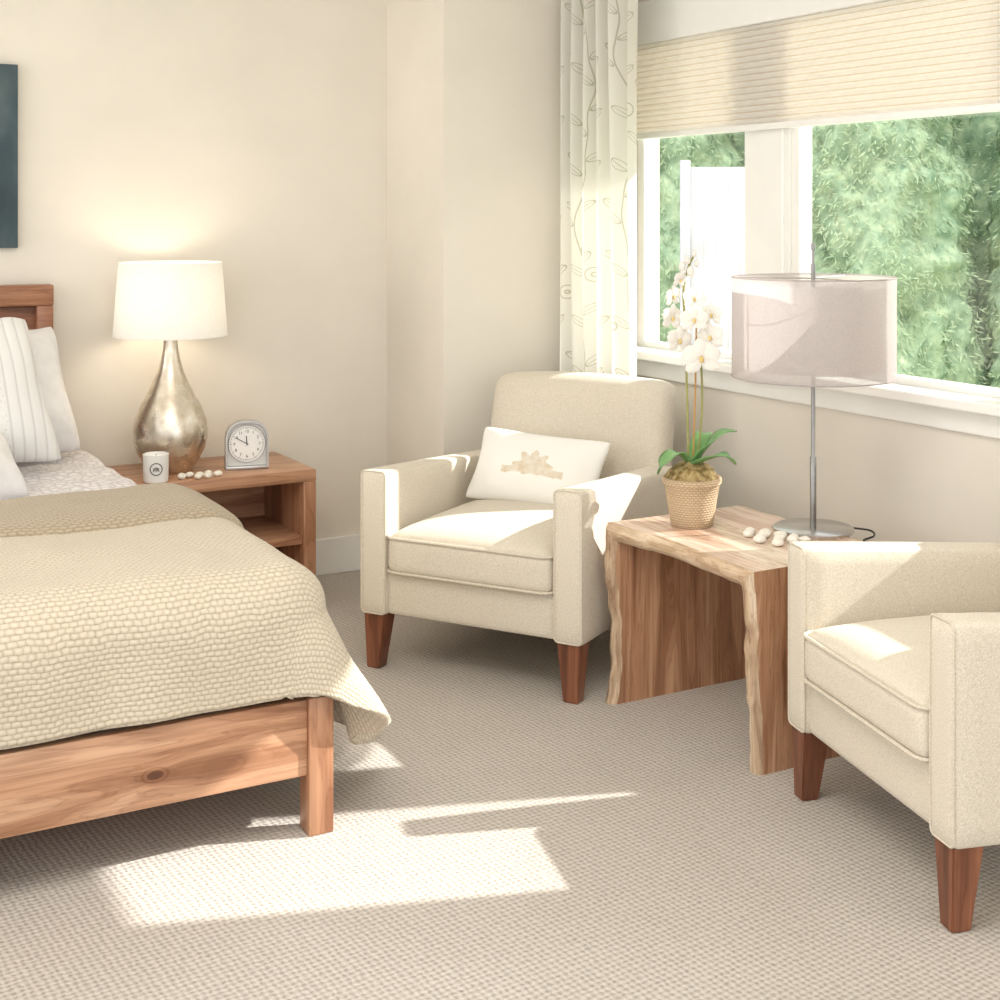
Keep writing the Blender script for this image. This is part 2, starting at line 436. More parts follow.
# windows
def window(name):
    wn = bpy.data.objects.new(name, None); C.objects.link(wn); wn['kind'] = 'structure'; return wn
def wf(wn, y0, y1, z0, z1, w=.045):
    bm = bmesh.new(); x0, x1 = WX+.05, WX+.10
    box(bm, x0, x1, y0, y0+w, z0, z1, .004); box(bm, x0, x1, y1-w, y1, z0, z1, .004)
    box(bm, x0, x1, y0+w, y1-w, z0, z0+w, .004); box(bm, x0, x1, y0+w, y1-w, z1-w, z1, .004)
    o = mk('window_frame', bm, MT['white'], wn, False)
    p = bmesh.new()
    p.faces.new([p.verts.new((WX+.072, y, z)) for y, z in ((y0+w, z0+w), (y1-w, z0+w), (y1-w, z1-w), (y0+w, z1-w))])
    mk('pane', p, MT['glass'], o, False)
w1 = window('window_1')
wf(w1, OY0, 3.80, OZ0, OZ1); wf(w1, 4.01, OY1, OZ0, OZ1)
bm = B(WX+.045, WX+.15, 3.80, 4.01, OZ0, OZ1, .004); box(bm, WX+.036, WX+.05, 3.83, 3.98, OZ0+.03, OZ1, .004)
mk('mullion', bm, MT['white'], w1, False)
w2 = window('window_2'); wf(w2, PY0, PY1, PZ0, PZ1, .035)
struct('trim_1', B(WX-.022, WX, OY0-.1, OY1+.1, OZ1-.08, OZ1+.09, .005), MT['white'])
bm = B(WX-.075, WX+.05, OY0-.10, OY1+.1, OZ0-.012, OZ0+.022, .006); box(bm, WX-.02, WX, OY0-.08, OY1+.08, .845, OZ0-.012, .004)
struct('trim_2', bm, MT['white'])
struct('trim_3', B(WX-.02, WX, OY1, OY1+.09, OZ0+.022, OZ1-.08, .004), MT['white'])

# blind
bl = thing('window_blind', 'pale pleated cellular blind half lowered across the window', 'blind', (WX+.012, (OY0+OY1)/2, OZ1))
nz_ = 19; zb = 1.815; zt = zb+.43
hw = (OY1-OY0)/2-.004
bm = bmesh.new(); rows = []
for side in (-1, 1):
    rows.append([])
    for k in range(2*nz_+1):
        z = zb+(zt-zb)*k/(2*nz_); x = side*(.004+(.016 if k % 2 else 0))
        rows[-1].append((bm.verts.new((x, -hw, z-OZ1)), bm.verts.new((x, hw, z-OZ1))))
    for a, b in zip(rows[-1], rows[-1][1:]): bm.faces.new((a[0], a[1], b[1], b[0]))
for i in (0, -1):
    a, b = rows[0][i], rows[1][i]; bm.faces.new((a[0], a[1], b[1], b[0]))
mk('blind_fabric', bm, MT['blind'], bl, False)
mk('bottom_rail', B(-.017, .017, -hw, hw, 1.793-OZ1, 1.816-OZ1, .005), MT['white'], bl)
# curtain
def curt(s, t):
    z = .012+2.55*t
    y = 4.86-.48*s+.006*math.sin(t*7+s*9)
    x = 3.01+.048*math.sin(s*2*PI*5.5+.5*math.sin(t*2.2))+.010*math.sin(s*31+t*3)
    return Vector((x, y, z))
cu = mk('curtain_panel', grid(curt, 130, 40, lambda s, t: (s*1.0, t*2.55)), MT['curtain'])
tag(cu, 'long cream curtain printed with olive vines left of the window', 'curtain')

# ------------------------------------------------------------------ bed
bc = .27
bed = thing('bed', 'low wooden platform bed with plank footboard and panelled headboard', 'bed', (bc, 4.25, 0))
def L(bm, o=(bc, 4.25, 0)):
    bmesh.ops.translate(bm, verts=bm.verts, vec=(-o[0], -o[1], -o[2])); return bm
mk('footboard', L(B(-.70, 1.236, 3.165, 3.203, .145, .328, .004)), MT['foot'], bed)
for x0 in (-.76, 1.236): mk('leg', L(B(x0, x0+.064, 3.155, 3.22, 0, .332, .004)), MT['bedwood_z'], bed)
for x0 in (-.70, 1.205): mk('side_rail', L(B(x0, x0+.035, 3.22, 5.31, .15, .32, .004)), MT['bedwood_y'], bed)
mk('platform', L(B(-.665, 1.205, 3.22, 5.31, .22, .25)), MT['bedwood_x'], bed)
hb = mk('headboard', L(B(-.54, 1.08, 5.345, 5.375, .2, 1.2, .003)), MT['headwood'], bed)
bm = B(-.54, 1.08, 5.315, 5.385, 1.155, 1.232, .006); box(bm, 1.02, 1.08, 5.32, 5.38, 0, 1.155, .005); box(bm, -.54, -.48, 5.32, 5.38, 0, 1.155, .005)
mk('headboard_frame', L(bm), MT['headwood'], bed)
mt = mk('mattress', L(softbox(-.65, 1.19, 3.27, 5.305, .251, .605, .06, 9)), MT['mattress'])
mt.location = (bc, 4.25, 0)
tag(mt, 'thick mattress on the wooden bed beneath the cream quilt', 'mattress')

def drape(u, v, XL, XR, YF, top, r, tf, ts, tc, rip):
    a = max(0, u-XR); al = max(0, XL-u); sg = 1
    if al > 0: a = al; sg = -1
    b = max(0, YF-v)
    x = min(max(u, XL), XR); y = max(v, YF); z = top
    rho = (a**3+b**3)**(1/3)
    rpl = .010*noise.noise(Vector((u*4, v*4, 0)))+.004*noise.noise(Vector((u*13, v*11, 2)))
    if rho <= 0:
        return Vector((x, y, z+rpl))
    hyp = math.hypot(a, b); dx, dy = a/hyp, b/hyp
    tau = tf*dy*dy+ts*dx*dx+tc*2*dx*dy
    q = r*PI/2
    if rho < q: out, drop = r*math.sin(rho/r), r*(1-math.cos(rho/r))
    else: out, drop = r+(rho-q)*math.sin(tau), r+(rho-q)*math.cos(tau)
    w = max(0, rho-.1)/.4
    out += rip*w*dx*(.6*math.sin(v*11+1.2)+.5*math.sin(v*19))
    out += .014*noise.noise(Vector((u*6, v*6, 3)))*min(1, rho/.1)
    return Vector((x+sg*out*dx, y-out*dy, z-drop+rpl*max(0, 1-rho/.1)))
u0, u1, v0, v1 = -.66-.5, 1.20+.58, 3.285-.345, 4.30
def quv(s, t):
    v = v0+(v1-v0)*t
    rad = .44; k = max(0, rad-(v-v0)); ue = u1-rad*.8+.8*math.sqrt(max(0, rad*rad-k*k))+.018*math.sin(v*17)
    ub = 1.05; u = u0+(u1-u0)*s
    if u > ub: u = ub+(u-ub)*(ue-ub)/(u1-ub)
    return u, v
qf = lambda s, t: drape(*quv(s, t), -.66, 1.20, 3.285, .625, .11, R(1), R(18), R(15), .06)
bm = grid(qf, 200, 110, quv)
ql = mk('quilt', bm, MT['quilt'])
tag(ql, 'cream textured quilt draped over the foot of the bed', 'quilt')
so = ql.modifiers.new('thick', 'SOLIDIFY'); so.thickness = .018; so.offset = 1
fu0, fu1, fv0, fv1 = -.66-.25, 1.20+.27, 3.84, 4.31
def fold(s, t):
    u = fu0+(fu1-fu0)*s; tt = t*2-1
    v = fv0+(fv1-fv0)*t+.012*math.sin(u*5)
    k = .036*max(0, 1-abs(tt)**6)-.010*abs(tt)**8
    p = drape(u, v, -.66, 1.20, 3.0, .638, .11, 0, R(12), R(12), .02)
    a = max(0, u-1.2)
    return p+Vector((k*min(1, a/.1), 0, k*(1-min(1, a/.12)*.8)))
fb = mk('folded_band', grid(fold, 130, 24, lambda s, t: (fu0+(fu1-fu0)*s, fv0+(fv1-fv0)*t)), MT['quiltback'], ql)
fb['label'] = 'tan reverse of the quilt folded back'
cu0, cu1, cv0, cv1 = -.66-.3, 1.18+.30, 4.24, 5.28
bm = grid(lambda s, t: drape(cu0+(cu1-cu0)*s, cv0+(cv1-cv0)*t, -.66, 1.165, 3.0, .618, .045, 0, R(3), 0, .01)+Vector((0,0,.010*noise.noise(Vector((s*9, t*9, 5))))), 110, 50,
          lambda s, t: (cu0+(cu1-cu0)*s, cv0+(cv1-cv0)*t))
cv = mk('coverlet', bm, MT['coverlet'])
tag(cv, 'pale lace patterned coverlet on the bed below the pillows', 'coverlet')
def put_pillow(name, label, w, h, t, loc, lean, rz, m, seed, roll=0, group=None):
    o = mk(name, pillow_bm(w, h, t, 30, seed, .10, 1), m)
    o.rotation_euler = (Matrix.Rotation(rz, 4, 'Z') @ Matrix.Rotation(R(90)-lean, 4, 'X') @ Matrix.Rotation(roll, 4, 'Z')).to_euler()
    o.location = loc; tag(o, label, 'pillow', group); return o
put_pillow('pillow', 'plain white pillow propped against the headboard behind the embroidered one', .70, .49, .21, (.765, 5.12, .880), R(22), 0, MT['white_cloth'], 1, R(3))
put_pillow('pillow', 'white embroidered pillow with vertical stitched bands leaning on plain pillow', .68, .54, .18, (.640, 4.88, .905), R(26), R(-4), MT['embroidered'], 5, R(6))
put_pillow('pillow', 'small white pillow lying lowest at the front of the bed pillows', .46, .28, .14, (.60, 4.56, .750), R(48), R(4), MT['white_cloth'], 9, R(3))

# painting
pn = mk('painting', B(-.35, .965, 5.385, 5.4195, 1.367, 2.045, .003), MT['painting'])
tag(pn, 'dark blue grey canvas painting on the wall above the headboard', 'painting')

# ------------------------------------------------------------------ nightstand
NX0, NX1, NY0, NY1, NZ = 1.275, 1.968, 4.95, 5.40, .53
ns = thing('nightstand', 'open wooden nightstand with a shelf between bed and armchair', 'nightstand', (1.62, 5.17, 0))
LN = lambda bm: L(bm, (1.62, 5.17, 0))
mk('top', LN(B(NX0, NX1, NY0, NY1, NZ-.045, NZ, .004)), MT['bedwood_x'], ns)
for x0 in (NX0, NX1-.05): mk('side_panel', LN(B(x0, x0+.05, NY0+.002, NY1, 0, NZ-.045, .003)), MT['bedwood_z'], ns)
mk('shelf', LN(B(NX0+.05, NX1-.05, NY0+.015, NY1, .25, .28, .002)), MT['bedwood_x'], ns)
mk('bottom_panel', LN(B(NX0+.05, NX1-.05, NY0+.015, NY1, .05, .09, .002)), MT['bedwood_x'], ns)
mk('back_panel', LN(B(NX0+.05, NX1-.05, NY1-.015, NY1, .09, NZ-.045)), MT['bedwood_x'], ns)

lx, ly = 1.478, 5.185
lp = thing('table_lamp', 'silver gourd table lamp with lit white drum shade', 'lamp', (lx, ly, NZ))
prof = [(.078,0),(.085,.006),(.088,.016),(.104,.04),(.125,.08),(.1365,.12),(.139,.15),(.133,.19),(.116,.235),(.092,.28),(.068,.325),(.049,.37),(.036,.415),(.029,.455),(.026,.485),(.028,.50)]
mk('body', capped(prof, 56), MT['mercury'], lp)
mk('neck', capped([(.022,.50),(.026,.505),(.026,.512),(.016,.518),(.016,.545),(.02,.55),(.02,.565)], 24), MT['chrome'], lp)
sh = lathe(bmesh.new(), [(.212,.507),(.21,.51),(.19,.782),(.188,.782),(.208,.51),(.212,.507)], 64)
mk('lamp_shade', sh, MT['shade'], lp)
bm = tube(bmesh.new(), [(-.187,0,.765),(0,0,.765),(.187,0,.765)], .003); tube(bm, [(0,-.187,.765),(0,.187,.765)], .003)
tube(bm, [(0,0,.56),(0,0,.765)], .004)
mk('harp', bm, MT['chrome'], lp)
mk('pull_switch', tube(bmesh.new(), [(.016,0,.53),(.045,-.01,.53),(.052,-.012,.524)], .004), MT['chrome'], lp)
bulb = bpy.data.lights.new('bulb', 'POINT'); bulb.energy = 3.0; bulb.color = (1,.85,.64); bulb.shadow_soft_size = .07
bo = bpy.data.objects.new('bulb', bulb); C.objects.link(bo); bo.parent = lp; bo.location = (0,0,.645)

# clock
ck = thing('alarm_clock', 'small silver desk clock with round white dial on the nightstand', 'clock', (1.742, 5.09, NZ), R(-12))
def extr(bm, pts, y0, y1):
    a = [bm.verts.new((x, y0, z)) for x, z in pts]; b = [bm.verts.new((x, y1, z)) for x, z in pts]
    bm.faces.new(a); bm.faces.new(b)
    for i in range(len(pts)): j = (i+1) % len(pts); bm.faces.new((a[i], a[j], b[j], b[i]))
    return bm
def outline(hw, z0, z1, r):
    p = [(-hw, z0)]
    p += [(-hw+r-r*math.cos(PI/2*k/10), z1-r+r*math.sin(PI/2*k/10)) for k in range(11)]
    p += [(hw-r+r*math.sin(PI/2*k/10), z1-r+r*math.cos(PI/2*k/10)) for k in range(11)]
    return p+[(hw, z0)]
o_, i_ = outline(.080, 0, .182, .064), outline(.074, 0, .176, .058)
bm = bmesh.new()
V = [[bm.verts.new((x, y, z)) for x, z in P] for P in (o_, i_) for y in (-.024, .024)]
n = len(o_)
for i in range(n-1):
    bm.faces.new((V[0][i], V[0][i+1], V[2][i+1], V[2][i])); bm.faces.new((V[1][i], V[3][i], V[3][i+1], V[1][i+1]))
    bm.faces.new((V[0][i], V[1][i], V[1][i+1], V[0][i+1])); bm.faces.new((V[2][i], V[2][i+1], V[3][i+1], V[3][i]))
for i in (0, n-1): bm.faces.new((V[0][i], V[1][i], V[3][i], V[2][i]))
mk('case', bm, MT['steel'], ck)
mk('base', B(-.08, .08, -.027, .027, 0, .014, .004), MT['steel'], ck)
mk('backing', extr(bmesh.new(), outline(.0742, .01, .1762, .058), -.006, .014), MT['clockglass'], ck)
DC = .096
MD = Matrix.Translation((0,-.008,DC)) @ Matrix.Rotation(R(90), 4, 'X')
dl = mk('dial', capped([(.069,0),(.069,.004)], 40, M=MD), MT['dial'], ck)
mk('bezel', tube(bmesh.new(), [(.069*math.cos(2*PI*k/48), -.012, DC+.069*math.sin(2*PI*k/48)) for k in range(48)], .0016, 6, True), MT['steel'], dl)
bm = bmesh.new()
for k in range(60):
    a = 2*PI*k/60; l = .005 if k % 5 else .008
    M = Matrix.Translation((0,-.0128,DC)) @ Matrix.Rotation(a, 4, 'Y')
    box(bm, -.0007, .0007, -.0004, .0004, .064-l, .064, M=M)
mk('minute_marks', bm, MT['ink'], dl, False)
def text_bm(bm, body, size, M):
    c = bpy.data.curves.new('t', 'FONT'); c.body = body; c.size = size; c.align_x = 'CENTER'; c.align_y = 'CENTER'; c.extrude = .0003
    o = bpy.data.objects.new('t', c); C.objects.link(o)
    dg = bpy.context.evaluated_depsgraph_get(); me = bpy.data.meshes.new_from_object(o.evaluated_get(dg))
    me.transform(M); bm.from_mesh(me); bpy.data.objects.remove(o); bpy.data.meshes.remove(me); return bm
bm = bmesh.new()
for h in range(1, 13):
    a = R(30*h); M = Matrix.Translation((.047*math.sin(a), -.0125, DC+.047*math.cos(a))) @ Matrix.Rotation(R(90), 4, 'X')
    text_bm(bm, str(h), .015, M)
mk('numerals', bm, MT['ink'], dl, False)
bm = bmesh.new()
for ang, l, w in ((-5, .030, .0016), (-60, .046, .0011)):
    box(bm, -w, w, -.0005, .0005, -.006, l, M=Matrix.Translation((0,-.014,DC)) @ Matrix.Rotation(R(ang), 4, 'Y'))
mk('hands', bm, MT['black'], dl, False)

# candle
cd = thing('candle_jar', 'white candle jar with dark round emblem beside the silver lamp', 'candle', (1.372, 5.0, NZ), R(-14))
mk('jar', capped([(.040,0),(.044,.004),(.046,.10),(.043,.102),(.041,.09)], 40), MT['jar'], cd)
mk('wax', capped([(.0405,.07),(.0405,.088)], 32), MT['wax'], cd)
mk('wick', tube(bmesh.new(), [(0,0,.086),(.001,0,.099)], .0012), MT['ink'], cd)
bm = bmesh.new()
pts = []
for k in range(24):
    a = 2*PI*k/24; x = .021*math.cos(a); z = .052+.021*math.sin(a)
    pts.append((x, -math.sqrt(.0463**2-x*x), z))
tube(bm, pts, .0016, 6, True)
for k in range(5):
    x = -.008+.004*k; tube(bm, [(x*1.2, -math.sqrt(.0463**2-x*x), .043+.003*(k % 2)), (x, -math.sqrt(.0463**2-x*x), .060-.002*abs(k-2))], .0013, 6)
mk('emblem', bm, MT['ink'], cd)

def pebble(x, y, z, s, label, group):
    bm = bmesh.new(); bmesh.ops.create_icosphere(bm, subdivisions=3, radius=1)
    sx, sy, sz = s*random.uniform(.8,1.2), s*random.uniform(.7,1.0), s*random.uniform(.5,.65)
    sd = random.random()*50
    for v in bm.verts:
        k = 1+.16*noise.noise(v.co*1.3+Vector((sd,0,0))); v.co = Vector((v.co.x*sx*k, v.co.y*sy*k, v.co.z*sz*k))
    mz = min(v.co.z for v in bm.verts)
    o = mk('pebble', bm, MT['pebble']); o.rotation_euler = (0,0,random.random()*6); o.location = (x, y, z-mz)
    tag(o, label, 'stone', group)
for dx, dy in ((0,0),(.036,-.008),(.072,.006),(-.034,-.02),(.02,-.042),(.058,-.04),(.10,-.02)):
    pebble(1.50+dx, 5.015+dy, NZ, .018, 'small white pebble scattered before the silver lamp on the nightstand', 'pebbles on the nightstand')

# ------------------------------------------------------------------ armchair
def make_chair(label, ext, wx=1.0):
    t = thing('armchair', label, 'armchair', group='pair of beige armchairs')
    LI, PP = MT['linen'], MT['piping']
    def mkc(name, bm, m, par):
        for v in bm.verts: v.co.x *= wx
        return mk(name, bm, m, par)
    mkc('seat_base', softbox(-.30, .30, -.385, .36+ext, .18, .325, .018, 7), LI, t)
    for s in (-1, 1):
        def fa(p, s=s):
            k = (p.y+.40)/.75
            return Vector((p.x+s*.006*math.sin(min(1,k)*PI), p.y, p.z-(.050*k if p.z > .4 else 0)))
        a = mkc('arm', softbox(min(s*.285, s*.38), max(s*.285, s*.38), -.40, .33+ext, .178, .652, .018, 9, fa), LI, t)
        x0, x1 = sorted((s*.289, s*.376))
        bm = tube(bmesh.new(), ring_loop(x0, x1, .183, .648, -.396, .014), .003, 6, True)
        mkc('arm_piping', bm, PP, a)
    def fbk(p):
        z = p.z; k = max(0, (z-.3))/.6
        y = p.y+ext+.135*k**1.1
        if p.y < .28: y -= .018*(1-(p.x/.36)**2)*math.sin(min(1, k)*PI)
        w = (.945 if wx > 1.01 else .97)-.03*k
        zz = z+.016*(1-(p.x/.36)**2)*(1 if z > .8 else 0)
        return Vector((p.x*w, y, zz))
    b = mkc('backrest', softbox(-.365, .365, .215, .365, .178, .882, .055, 14, fbk), LI, t)
    pts = []
    for k in range(25):
        u = -1+2*k/24; x = .33*u; z = .882-.022
        pts.append(fbk(Vector((x, .355, z-.4*max(0, abs(u)-.94)))))
    mkc('back_piping', tube(bmesh.new(), pts, .0042, 6), PP, b)
    d = ext
    def fs(p):
        u = p.x/.282; v = (p.y+.08-d/2)/(.33+d/2)
        return Vector((p.x, p.y, p.z+(.042*max(0, 1-u**4)*max(0, 1-v**4) if p.z > .38 else 0)))
    c = mkc('seat_cushion', softbox(-.282, .282, -.412, .25+ext, .318, .452, .035, 14, fs), LI, t)
    for z in (.330, .440):
        lp_ = [(x, y, z) for x, _, y in ring_loop(-.282, .282, -.412, .25+ext, 0, .035, 4)]
        mkc('cushion_piping', tube(bmesh.new(), lp_, .005, 6, True), PP, c)
    for sx in (-1, 1):
        for sy, cy in ((-1, -.355), (1, .33+ext)):
            bm = bmesh.new(); bmesh.ops.create_cube(bm, size=1)
            for v in bm.verts:
                k = .023 if v.co.z < 0 else .037
                top = v.co.z > 0
                v.co = Vector((sx*(.332 if top else .337)+math.copysign(k, v.co.x), cy+(0 if top else sy*.012)+math.copysign(k, v.co.y), .182 if top else 0))
            bmesh.ops.bevel(bm, geom=list(bm.edges), offset=.003, segments=2, affect='EDGES')
            mkc('leg', bm, MT['legwood'], t)
    return t
A1 = -57
P1 = Vector((2.400, 4.138, 0))
ch1 = make_chair('beige linen armchair with a small white cushion, beside the curtain', .09, 1.06); ch1.location = P1; ch1.rotation_euler = (0,0,R(A1))
ch2 = make_chair('beige linen armchair with empty seat near the lower right, beside the table', -.04); ch2.location = (2.704, 2.333, 0); ch2.rotation_euler = (0,0,R(-104.5))
cs = mk('cushion', pillow_bm(.50, .285, .12, 26, 3, .09), MT['motif'])
fw = Vector((math.sin(R(A1)), -math.cos(R(A1)), 0)); rt = Vector((math.cos(R(A1)), math.sin(R(A1)), 0))
pos = P1-fw*.160+rt*-.025; pos.z = .590
cs.location = pos
cs.rotation_euler = (Matrix.Rotation(R(A1+7), 4, 'Z') @ Matrix.Rotation(R(57), 4, 'X') @ Matrix.Rotation(R(-4), 4, 'Z')).to_euler()
tag(cs, 'small white lumbar cushion with a gold motif resting on an armchair', 'cushion')

# ------------------------------------------------------------------ live edge table
TX, TY, TZ = 2.64, 3.27, .545
tb = thing('side_table', 'wooden live edge waterfall side table between the two armchairs', 'table', (TX, TY, 0))
th = .050; h = th/2
YA, YB = 3.60-h, 2.915+h; ZC = TZ-h
path = []
NS = 30
for k in range(NS): path.append((YA, ZC*k/NS, 1, 0))
path.append((YA, ZC, 1, 1)); i1 = NS
NT = 40
for k in range(1, NT): path.append((YA+(YB-YA)*k/NT, ZC, 0, 1))
path.append((YB, ZC, -1, 1)); i2 = NS+NT
for k in range(1, NS+1): path.append((YB, ZC*(1-k/NS), -1, 0))
secs = []; s_ = 0
for i, (y, z, ny, nz2) in enumerate(path):
    if i: s_ += math.hypot(y-path[i-1][0], z-path[i-1][1])
    fr = 2.385+.010*math.sin(s_*8+1)+.012*noise.noise(Vector((s_*6, 2, 0)))+.006*noise.noise(Vector((s_*22, 3, 4)))
    if i1 < i < i2: fr += .014*math.sin((i-i1)/NT*PI)
    if i < 8: fr -= .02*(1-i/8)**2
    if i > i2-8: fr += .022*min(1, (i-i2+8)/16)
    a = noise.noise(Vector((s_*15, 1, 1))); b = noise.noise(Vector((s_*18, 7, 2)))
    prof = [(fr+.012, h), (fr-.002+.006*a, h*.55), (fr-.006+.008*b, -h*.1), (fr+.002, -h*.7), (fr+.014, -h), (2.90, -h), (2.90, h)]
    secs.append([Vector((x-TX, y+q*ny-TY, z+q*nz2)) for x, q in prof])
def part_slab(name, a, b, mats):
    bm = bmesh.new(); rings = [[bm.verts.new(p) for p in sec] for sec in secs[a:b+1]]
    for A, D in zip(rings, rings[1:]):
        n = len(A)
        for k in range(n):
            fc = bm.faces.new((A[k], A[(k+1)%n], D[(k+1)%n], D[k]))
            if k < 4: fc.material_index = 1
    bm.faces.new(rings[0]); bm.faces.new(rings[-1])
    return mk(name, bm, mats, tb, True, 50)
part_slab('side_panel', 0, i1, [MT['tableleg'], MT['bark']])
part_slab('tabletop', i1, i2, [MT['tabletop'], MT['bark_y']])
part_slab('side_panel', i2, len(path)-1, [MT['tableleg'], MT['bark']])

# modern lamp
ml = thing('table_lamp', 'slim nickel table lamp with sheer mauve drum shade before the window', 'lamp', (2.862, 3.205, TZ))
mk('base', capped([(.118,0),(.120,.004),(.120,.010),(.116,.013),(.02,.016)], 56), MT['chrome'], ml)
mk('pole', capped([(.0095,.014),(.0095,.22),(.0065,.225),(.0065,.80),(.004,.80),(.004,.84),(.0065,.842),(.0065,.862)], 20), MT['darknickel'], ml)
os_ = mk('outer_shade', lathe(bmesh.new(), [(.241,.462),(.241,.760)], 72), MT['sheer'], ml)
for z in (.462, .760): mk('shade_hem', tube(bmesh.new(), [(.241*math.cos(2*PI*k/72), .241*math.sin(2*PI*k/72), z) for k in range(72)], .0022, 6, True), MT['sheer'], os_)
mk('inner_shade', lathe(bmesh.new(), [(.205,.485),(.205,.74)], 64), MT['innershade'], ml)
for z in (.485, .757):
    bm = bmesh.new()
    for k in range(3):
        a = 2*PI*k/3+.4; tube(bm, [(0,0,z),(.240*math.cos(a), .240*math.sin(a), z)], .002, 6)
    mk('shade_spider', bm, MT['chrome'], ml)
mk('cord', tube(bmesh.new(), curve([(.10,-.03,.006),(.14,-.09,.004),(.10,-.15,.004),(.03,-.18,.004),(.035,-.24,.004)], 24), .003, 6), MT['black'], ml)

# orchid
px0, py0 = 2.592, 3.445
orc = thing('potted_orchid', 'white orchid with green leaves in a woven pot on side table', 'plant', (px0, py0, TZ))
mk('pot', capped([(.060,0),(.064,.004),(.070,.04),(.077,.085),(.084,.125),(.090,.132),(.090,.146),(.083,.148),(.079,.13)], 48, True), MT['wicker'], orc)
bm = bmesh.new(); bmesh.ops.create_uvsphere(bm, u_segments=40, v_segments=24, radius=1)
for v in bm.verts:
    k = 1+.12*noise.noise(v.co*4)+.08*noise.noise(v.co*11); v.co = Vector((v.co.x*.08*k, v.co.y*.08*k, .135+v.co.z*.06*k))
mk('moss', bm, MT['moss'], orc)
RV = Vector((.873,-.487,0)); DV = Vector((.487,.873,0)); UP = Vector((0,0,1))
def P3(r, z, d=0): return RV*r+DV*d+UP*z
def leaf_bm(pts, w, twist=.3):
    c = curve(pts, 16); n = len(c)-1; bm = bmesh.new(); rows = []
    for i, p in enumerate(c):
        t = i/n; tg = (c[min(n, i+1)]-c[max(0, i-1)]).normalized(); sd = tg.cross(UP)
        if sd.length < .05: sd = RV.copy()
        sd.normalize(); nm = sd.cross(tg)
        ww = w*(math.sin(PI*(.12+.84*t))**.5)
        rows.append([bm.verts.new(p+sd*ww*q+nm*(.25*ww*abs(q))) for q in (-1,-.5,0,.5,1)])
    for A, D in zip(rows, rows[1:]):
        for k in range(4): bm.faces.new((A[k], A[k+1], D[k+1], D[k]))
    return bm
for pts, w in (([(0,.18,0),(-.05,.225,-.03),(-.09,.20,-.05),(-.11,.165,-.05)], .032),
               ([(0,.18,0),(.045,.245,-.03),(.09,.285,-.03),(.13,.29,-.02)], .032),
               ([(.0,.18,0),(.05,.215,-.06),(.09,.225,-.08),(.12,.20,-.08)], .032),
               ([(0,.18,0),(.03,.24,.05),(.05,.265,.09),(.06,.255,.13)], .028)):
    o = mk('leaf', leaf_bm([P3(*p) for p in pts], w), MT['leaf'], orc)
    so = o.modifiers.new('thick', 'SOLIDIFY'); so.thickness = .003
mk('stem', tube(bmesh.new(), curve([P3(-.01,.18,0),P3(-.015,.35,-.01),P3(-.02,.5,-.02),P3(-.025,.62,-.03),P3(-.03,.72,-.035),P3(-.015,.79,-.04),P3(.0,.825,-.05)], 30), .0035, 8), MT['stem'], orc)
mk('stem', tube(bmesh.new(), curve([P3(.015,.18,.01),P3(.03,.33,0),P3(.03,.46,0),P3(.02,.56,-.02),P3(.03,.63,-.04)], 24), .0035, 8), MT['stem'], orc)
mk('stake', tube(bmesh.new(), [P3(.005,.16,.015),P3(.012,.40,.012),P3(.015,.60,.01)], .0028, 8), MT['stake'], orc)
def flower(pos, s, yaw, pitch, roll):
    M = Matrix.Translation(pos) @ Matrix.Rotation(R(-29.1)+yaw, 4, 'Z') @ Matrix.Rotation(R(90)+pitch, 4, 'X') @ Matrix.Rotation(roll, 4, 'Z')
    bm = bmesh.new()
    def petal(ang, l, w, cup):
        rows = []
        for i in range(8):
            t = i/7; ww = w*math.sin(PI*(.08+.88*t))**.7
            rows.append([bm.verts.new(M @ (Matrix.Rotation(ang, 4, 'Z') @ Vector((ww*q, .06*l+l*t, cup*math.sin(t*PI*.8)*l-.12*l*abs(q)**2+(.004 if ang == 0 else 0))))) for q in (-1,-.5,0,.5,1)])
        for A, D in zip(rows, rows[1:]):
            for k in range(4): bm.faces.new((A[k], A[k+1], D[k+1], D[k]))
    for a in (0, R(125), R(-125)): petal(a, s, s*.38, .1)
    for a in (R(70), R(-70)): petal(a, s*1.02, s*.58, .16)
    f = mk('flower', bm, MT['petal'], orc)
    bm = bmesh.new(); bmesh.ops.create_uvsphere(bm, u_segments=12, v_segments=8, radius=1)
    for v in bm.verts: v.co = M @ Vector((v.co.x*s*.13, v.co.y*s*.2-.06*s, v.co.z*s*.12+.12*s))
    mk('flower_lip', bm, MT['lip'], f)
for r, z, d, s, yw, pt in ((-.042,.750,-.05,.028,.7,.2),(-.064,.700,-.05,.035,.8,.1),(.002,.694,-.05,.035,-.4,.1),(-.068,.636,-.06,.041,.7,0),(-.004,.632,-.08,.040,-.1,-.1),
                           (.054,.645,-.05,.035,-.8,0),(-.046,.568,-.06,.043,.5,-.1),(.048,.578,-.06,.042,-.6,-.1),(.016,.518,-.09,.056,-.1,-.15)):
    flower(P3(r, z, d), s, yw, pt, random.uniform(-.3, .3))
for r, z, d, s in ((-.035,.79,-.045,.014),(.0,.83,-.05,.010),(-.02,.81,-.05,.012),(-.01,.775,-.05,.015),(.008,.80,-.045,.010)):
    bm = bmesh.new(); bmesh.ops.create_uvsphere(bm, u_segments=14, v_segments=10, radius=1)
    for v in bm.verts: v.co = P3(r, z, d)+Vector((v.co.x*s*.8, v.co.y*s*.8, v.co.z*s*1.15))
    mk('bud', bm, MT['petal'], orc)

